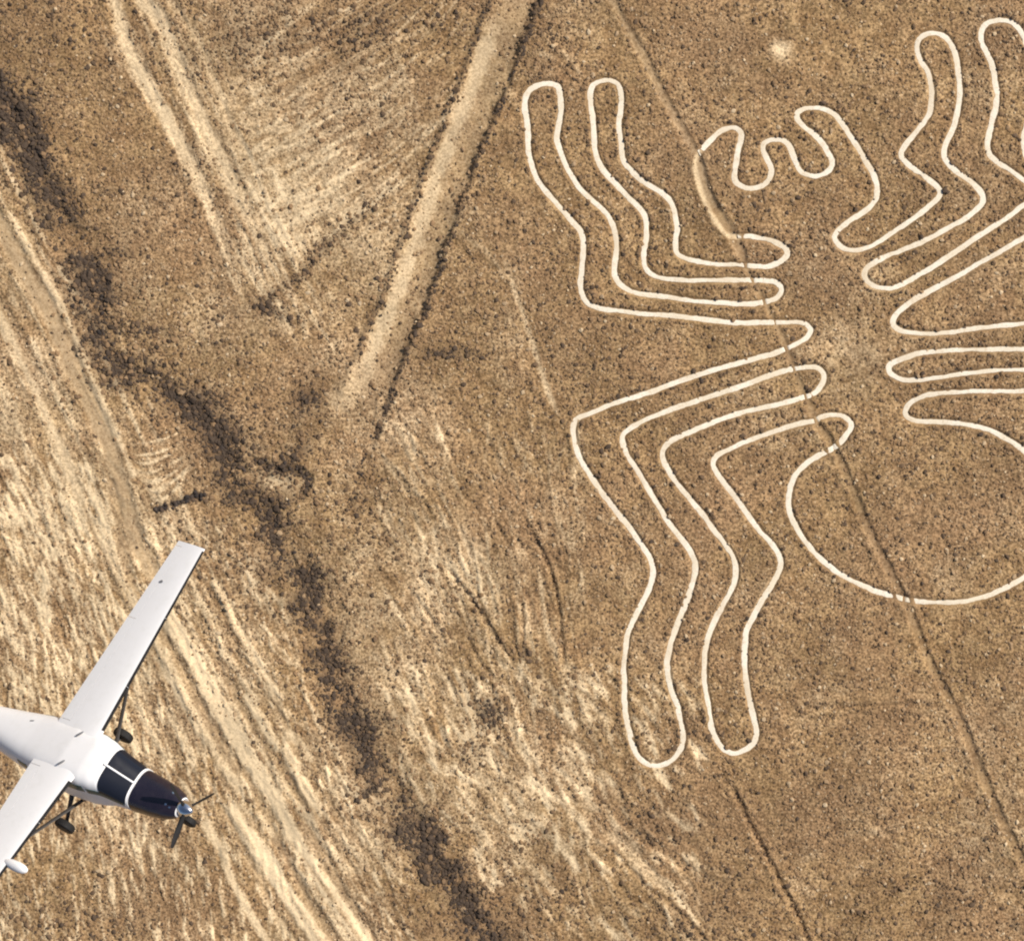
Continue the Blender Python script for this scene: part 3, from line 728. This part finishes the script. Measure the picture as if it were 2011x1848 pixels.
# ------------------------------------------------------------------ the aeroplane
def paint(name, color, rough, coat=0.0, dirt=None):
    m = mat_new(name, color, rough)
    b = m.node_tree.nodes['Principled BSDF']
    b.inputs['Coat Weight'].default_value = coat
    if not coat: b.inputs['Specular IOR Level'].default_value = .3
    t = NT(m.node_tree)
    pos = t.node('ShaderNodeTexCoord').outputs['Object']
    n = t.noise(2.2, 5, .65, pos)
    c = t.mix(t.ramp(n, .45, .75, 0, 1), tuple(color), tuple(dirt if dirt else [v * .93 for v in color]))
    t.l.new(c, b.inputs['Base Color'])
    t.l.new(t.ramp(n, .3, .7, rough * .85, rough * 1.25), b.inputs['Roughness'])
    return m
M_WHITE = paint('white_paint', (.88, .86, .85), .5, .1, (.83, .81, .79))
M_BLACK = paint('black_paint', (.016, .012, .022), .28, .3, (.026, .020, .030))
M_GLASS = paint('tinted_glass', (.012, .014, .022), .12, 0)
M_SIDEGLASS = paint('side_glass', (.045, .105, .105), .25, 0)
M_RUBBER = paint('black_rubber', (.014, .013, .013), .7)
M_STRUT = paint('shaded_strut_grey', (.050, .046, .044), .45)  # shade on the white struts, painted in as dark grey
M_CHROME = mat_new('polished_metal', (.78, .78, .80), .18, 1.0)
M_GREY = paint('grey_fitting', (.17, .17, .18), .5)

plane = bpy.data.objects.new('light_aircraft', None); COL.objects.link(plane)
plane.location = (-13.5511, -9.2071, 75.6209)
plane.rotation_mode = 'XYZ'
plane.rotation_euler = (-0.4561, -0.5894, -0.2801)
tag(plane, 'white high-wing propeller aeroplane with black nose flying above the plain', 'aeroplane')

def pobj(name, V, F, mat, parent=None, smooth=True, angle=40, label=None):
    me = bpy.data.meshes.new(name)
    me.from_pydata([tuple(v) for v in V], [], [tuple(f) for f in F]); me.update()
    bm = bmesh.new(); bm.from_mesh(me); bmesh.ops.remove_doubles(bm, verts=bm.verts, dist=1e-5); bmesh.ops.recalc_face_normals(bm, faces=bm.faces); bm.to_mesh(me); bm.free()
    me.materials.append(mat)
    if smooth:
        me.polygons.foreach_set('use_smooth', np.ones(len(me.polygons), bool)); me.set_sharp_from_angle(angle=math.radians(angle))
    o = bpy.data.objects.new(name, me); COL.objects.link(o); o.parent = parent or plane
    if label: o['label'] = label
    return o
def grid_faces(n, m, wrap=False, off=0):
    F = []
    for i in range(n - 1):
        for j in range(m if wrap else m - 1):
            F.append((off + i * m + j, off + i * m + (j + 1) % m, off + (i + 1) * m + (j + 1) % m, off + (i + 1) * m + j))
    return F
# fuselage section: x, half width, top, bottom, squareness
FS = np.array([
 (-7.9, .09, -.10, -.40, 2.2), (-7.0, .24, -.10, -.62, 2.2), (-5.4, .52, -.06, -1.00, 2.4), (-3.8, .77, .00, -1.38, 2.8), (-2.6, .96, .05, -1.62, 3.4),
 (-1.9, 1.02, .10, -1.68, 4.2), (-.9, 1.03, .17, -1.72, 4.6), (.0, .98, .14, -1.72, 4.6), (.40, .90, .07, -1.72, 4.6), (.66, .82, -.02, -1.72, 4.2), (.78, .79, -.12, -1.72, 3.6), (1.50, .69, -.80, -1.74, 2.8), (2.3, .62, -.90, -1.74, 2.6),
 (2.8, .54, -.96, -1.70, 2.4), (3.1, .44, -1.02, -1.62, 2.2), (3.27, .33, -1.08, -1.52, 2.1), (3.32, .24, -1.14, -1.44, 2.0)])
def surf(x, th, off=0.0):
    hw, tp, bt, n = [np.interp(x, FS[:, 0], FS[:, i]) for i in range(1, 5)]
    c, s = math.cos(th), math.sin(th)
    e = 2 / n
    y = (hw + off) * math.copysign(abs(c) ** e, c); z = (tp + bt) / 2 + ((tp - bt) / 2 + off) * math.copysign(abs(s) ** e, s)
    return (x, y, z)
xs = np.unique(np.concatenate([FS[:, 0], np.linspace(-7.9, 3.32, 60)]))
NT_ = 40
V = [surf(x, 2 * math.pi * j / NT_) for x in xs for j in range(NT_)]
F = grid_faces(len(xs), NT_, True)
F += [tuple(range(NT_)), tuple(range((len(xs) - 1) * NT_, len(xs) * NT_))]
pobj('fuselage', V, F, M_WHITE, angle=50)
def patch(name, x0, x1, t0, t1, off, mat, nx=10, nt=14, parent=None, thick=.012):
    X = np.linspace(x0, x1, nx); T = np.radians(np.linspace(t0, t1, nt))
    V = [surf(x, t, off) for x in X for t in T] + [surf(x, t, off - thick) for x in X for t in T]
    n = nx * nt
    F = grid_faces(nx, nt) + [tuple(reversed([q + n for q in f])) for f in grid_faces(nx, nt)]
    for i in range(nx - 1):
        F += [(i * nt, (i + 1) * nt, n + (i + 1) * nt, n + i * nt), (i * nt + nt - 1, n + i * nt + nt - 1, n + (i + 1) * nt + nt - 1, (i + 1) * nt + nt - 1)]
    for j in range(nt - 1):
        F += [(j, n + j, n + j + 1, j + 1)]
        b = (nx - 1) * nt
        F += [(b + j, b + j + 1, n + b + j + 1, n + b + j)]
    return pobj(name, V, F, mat, parent, angle=35)
patch('engine_cowling', 1.54, 3.30, -28, 208, .010, M_BLACK, 24, 40)
patch('windshield_pane', .73, 1.47, 16, 89.9, .012, M_GLASS)
patch('windshield_pane', .73, 1.47, 90.1, 164, .012, M_GLASS)
patch('windshield_frame', 1.475, 1.545, 2, 178, .026, M_WHITE, 4, 30, thick=.03)
for s in (0, 1):
    m = lambda a, b: (a, b) if not s else (180 - b, 180 - a)
    patch('side_window', .30, 1.38, *m(3, 16.5), .010, M_SIDEGLASS, 8, 6)
    patch('side_window', -.55, .20, *m(5, 24), .010, M_SIDEGLASS, 8, 6)
    for k in range(3):
        patch('side_window', -1.35 - .75 * k, -.85 - .75 * k, *m(8, 26), .010, M_SIDEGLASS, 6, 6)
    # bright spots of the cowl vents, made as small polished patches
    for k in range(2):
        patch('cowl_vent', 2.86 + .16 * k, 2.93 + .16 * k, *( (60, 68) if not s else (104 + 8 * k, 111 + 8 * k)), .022, M_CHROME, 3, 3)

def yt(c):
    return 5 * (.2969 * math.sqrt(c) - .126 * c - .3516 * c * c + .2843 * c ** 3 - .1036 * c ** 4)
def w_le(y): return -.35 * abs(y) / 7.9
def w_ch(y): return 1.95 - .75 * max(0, abs(y) - .6) / 7.3
def w_z(y): return .053 * abs(y)
def foil_pts(c0, c1, th, off=0.0, n=14):
    cs = [c0 + (c1 - c0) * (.5 - .5 * math.cos(math.pi * i / (n - 1))) for i in range(n)]
    up = [(c, .62 * th * yt(c) + off) for c in cs]; lo = [(c, -.38 * th * yt(c) - off) for c in reversed(cs)]
    return up + lo
def wing_block(s, ys, c0, c1, V, F, off=0.0, n=14):
    base = len(V); m = 2 * n
    for y in ys:
        ch = w_ch(y); th = .16 - .04 * y / 7.9
        for c, z in foil_pts(c0, c1, th, 0, n):
            V.append((w_le(y) - c * ch + (off if c < .01 else 0), s * y, w_z(y) + z * ch + (off if z > 0 else -off)))
    F += grid_faces(len(ys), m, True, base)
    F.append(tuple(range(base, base + m))); F.append(tuple(range(base + (len(ys) - 1) * m, base + len(ys) * m)))
for s, side in ((1, 'left'), (-1, 'right')):
    V, F = [], []
    wing_block(s, [0, .45, .88], 0, 1, V, F)
    V2, F2 = [], []
    wing_block(s, list(np.linspace(.88, 7.72, 12)), 0, .755, V2, F2)
    V3, F3 = [], []
    wing_block(s, [7.72, 7.82, 7.90], 0, 1, V3, F3)
    b = len(V); V += V2; F += [tuple(q + b for q in f) for f in F2]
    b = len(V); V += V3; F += [tuple(q + b for q in f) for f in F3]
    w = pobj('wing', V, F, M_WHITE, angle=30)
    V, F = [], []; wing_block(s, list(np.linspace(.895, 4.85, 6)), .760, 1, V, F); pobj('flap', V, F, M_WHITE, w, angle=30)
    V, F = [], []; wing_block(s, list(np.linspace(4.865, 7.705, 6)), .760, 1, V, F); pobj('aileron', V, F, M_WHITE, w, angle=30)
    for a, b in ((.97, 2.6), (2.612, 5.2), (5.212, 7.80)):
        V, F = [], []; wing_block(s, list(np.linspace(a, b, 6)), 0, .042, V, F, off=.006, n=8); pobj('leading_edge_boot', V, F, M_RUBBER, w, angle=60)

def tube(name, pts, rad, mat, parent=None, flat=1.0, n=10):
    V, F = [], []
    P = [Vector(p) for p in pts]
    for i, p in enumerate(P):
        d = (P[min(i + 1, len(P) - 1)] - P[max(i - 1, 0)]).normalized()
        a = Vector((1, 0, 0)); a = (a - d * a.dot(d)).normalized(); b = d.cross(a)
        r = rad[i] if isinstance(rad, (list, tuple)) else rad
        for k in range(n):
            q = 2 * math.pi * k / n
            V.append(p + a * (r * math.cos(q)) + b * (r * flat * math.sin(q)))
    F = grid_faces(len(P), n, True) + [tuple(range(n)), tuple(range((len(P) - 1) * n, len(P) * n))]
    return pobj(name, V, F, mat, parent, angle=50)
tube('windshield_frame', [(.68, 0, .015), (.80, 0, -.105), (1.16, 0, -.455), (1.52, 0, -.785)], .034, M_WHITE)
def lathe(name, prof, origin, axis, mat, parent=None, n=24):
    ax = Vector(axis).normalized(); u = ax.orthogonal().normalized(); v = ax.cross(u); O = Vector(origin)
    V = [O + ax * a + (u * math.cos(2 * math.pi * k / n) + v * math.sin(2 * math.pi * k / n)) * r for a, r in prof for k in range(n)]
    F = grid_faces(len(prof), n, True) + [tuple(range(n)), tuple(range((len(prof) - 1) * n, len(prof) * n))]
    return pobj(name, V, F, mat, parent, angle=40)
def wheel(o, r, w):
    ty = lathe('tyre', [(-w / 2, r * .55), (-w / 2, r * .82), (-w * .36, r * .96), (0, r), (w * .36, r * .96), (w / 2, r * .82), (w / 2, r * .55)], o, (0, 1, 0), M_RUBBER)
    lathe('wheel_rim', [(-w * .42, r * .12), (-w * .44, r * .54), (w * .44, r * .54), (w * .42, r * .12)], o, (0, 1, 0), M_CHROME, ty)
for s in (1, -1):
    tube('wing_strut', [(-.62, s * .96, -1.56), (-.79, s * 2.5, -.80), (-.98, s * 4.2, .06)], [.085, .075, .075], M_STRUT, flat=.45)
    tube('landing_gear_leg', [(-1.28, s * .75, -1.66), (-1.32, s * 1.15, -1.95), (-1.35, s * 1.66, -2.33)], [.12, .085, .07], M_STRUT, flat=.6)
    wheel((-1.35, s * 1.78, -2.35), .36, .26)
tube('nose_gear_leg', [(2.45, 0, -1.68), (2.62, 0, -2.1), (2.75, 0, -2.50)], [.09, .075, .06], M_STRUT)
wheel((2.78, 0, -2.52), .30, .22)
# radar pod on the right wing
lathe('radar_pod', [(-.55, .03), (-.45, .10), (-.15, .16), (.20, .17), (.42, .14), (.54, .08), (.58, .02)], (-.05, -4.15, .16), (1, 0, 0), M_WHITE)
# propeller
prop = lathe('propeller', [(-.06, .25), (0, .26), (.10, .25), (.22, .20), (.34, .11), (.40, .03)], (3.34, 0, -1.29), (1, 0, 0), M_CHROME)
prop['label'] = 'polished metal spinner with three dark blades'
for a in (-38, -160, 81):
    q = math.radians(a); rd = Vector((0, math.cos(q), math.sin(q))); tn = Vector((0, -math.sin(q), math.cos(q))); ax = Vector((1, 0, 0))
    V = []
    st = [(.20, .05, .07, 55), (.40, .085, .035, 45), (.75, .10, .022, 32), (1.10, .085, .015, 24), (1.30, .05, .010, 20)]
    for r, hc, ht, tw in st:
        c, s_ = math.cos(math.radians(tw)), math.sin(math.radians(tw))
        ch = tn * c + ax * s_; nn = ax * c - tn * s_
        O = Vector((3.44, 0, -1.29)) + rd * r
        for k in range(8):
            z = 2 * math.pi * k / 8
            V.append(O + ch * (hc * math.cos(z)) + nn * (ht * math.sin(z)))
    F = grid_faces(len(st), 8, True) + [tuple(range(8)), tuple(range(32, 40))]
    pobj('blade', V, F, M_RUBBER, prop, angle=60)
# roof fittings
for x, y in ((-.71, .56), (-.71, -.54)):
    lathe('roof_antenna', [(-.14, .01), (-.10, .028), (0, .036), (.10, .028), (.14, .01)], (x, y, .215), (.55, .83, 0), M_GREY, n=12)
lathe('roof_antenna', [(-.11, .015), (-.06, .035), (.06, .035), (.11, .015)], (-2.96, .42, -.01), (.9, .3, 0), M_GREY, n=12)
lathe('roof_antenna', [(-.10, .01), (-.05, .03), (.05, .03), (.10, .01)], (-2.4, .10, .01), (.9, .3, 0), M_GREY, n=12)
lathe('fuel_cap', [(-.02, .05), (.02, .05)], (-1.22, 6.34, .385), (0, 0, 1), M_GREY, n=14)
# tail
def fin_block(name, st, mat, vertical):
    V = []
    for s_, xle, ch, th in st:
        for c, z in foil_pts(0, 1, th, 0, 10):
            zz = z * ch
            V.append((xle - c * ch, zz, s_) if vertical else (xle - c * ch, s_, .05 + zz))
    m = 20
    F = grid_faces(len(st), m, True) + [tuple(range(m)), tuple(range((len(st) - 1) * m, len(st) * m))]
    return pobj(name, V, F, mat, angle=40)
fin_block('tail_fin', [(-.25, -5.0, 2.9, .05), (.2, -5.9, 2.0, .09), (1.0, -6.5, 1.6, .09), (1.85, -7.0, 1.2, .08)], M_WHITE, True)
for s in (1, -1):
    fin_block('tailplane', [(0, -6.3, 1.5, .09), (s * 1.5, -6.5, 1.2, .09), (s * 3.1, -6.75, .95, .08)], M_WHITE, False)
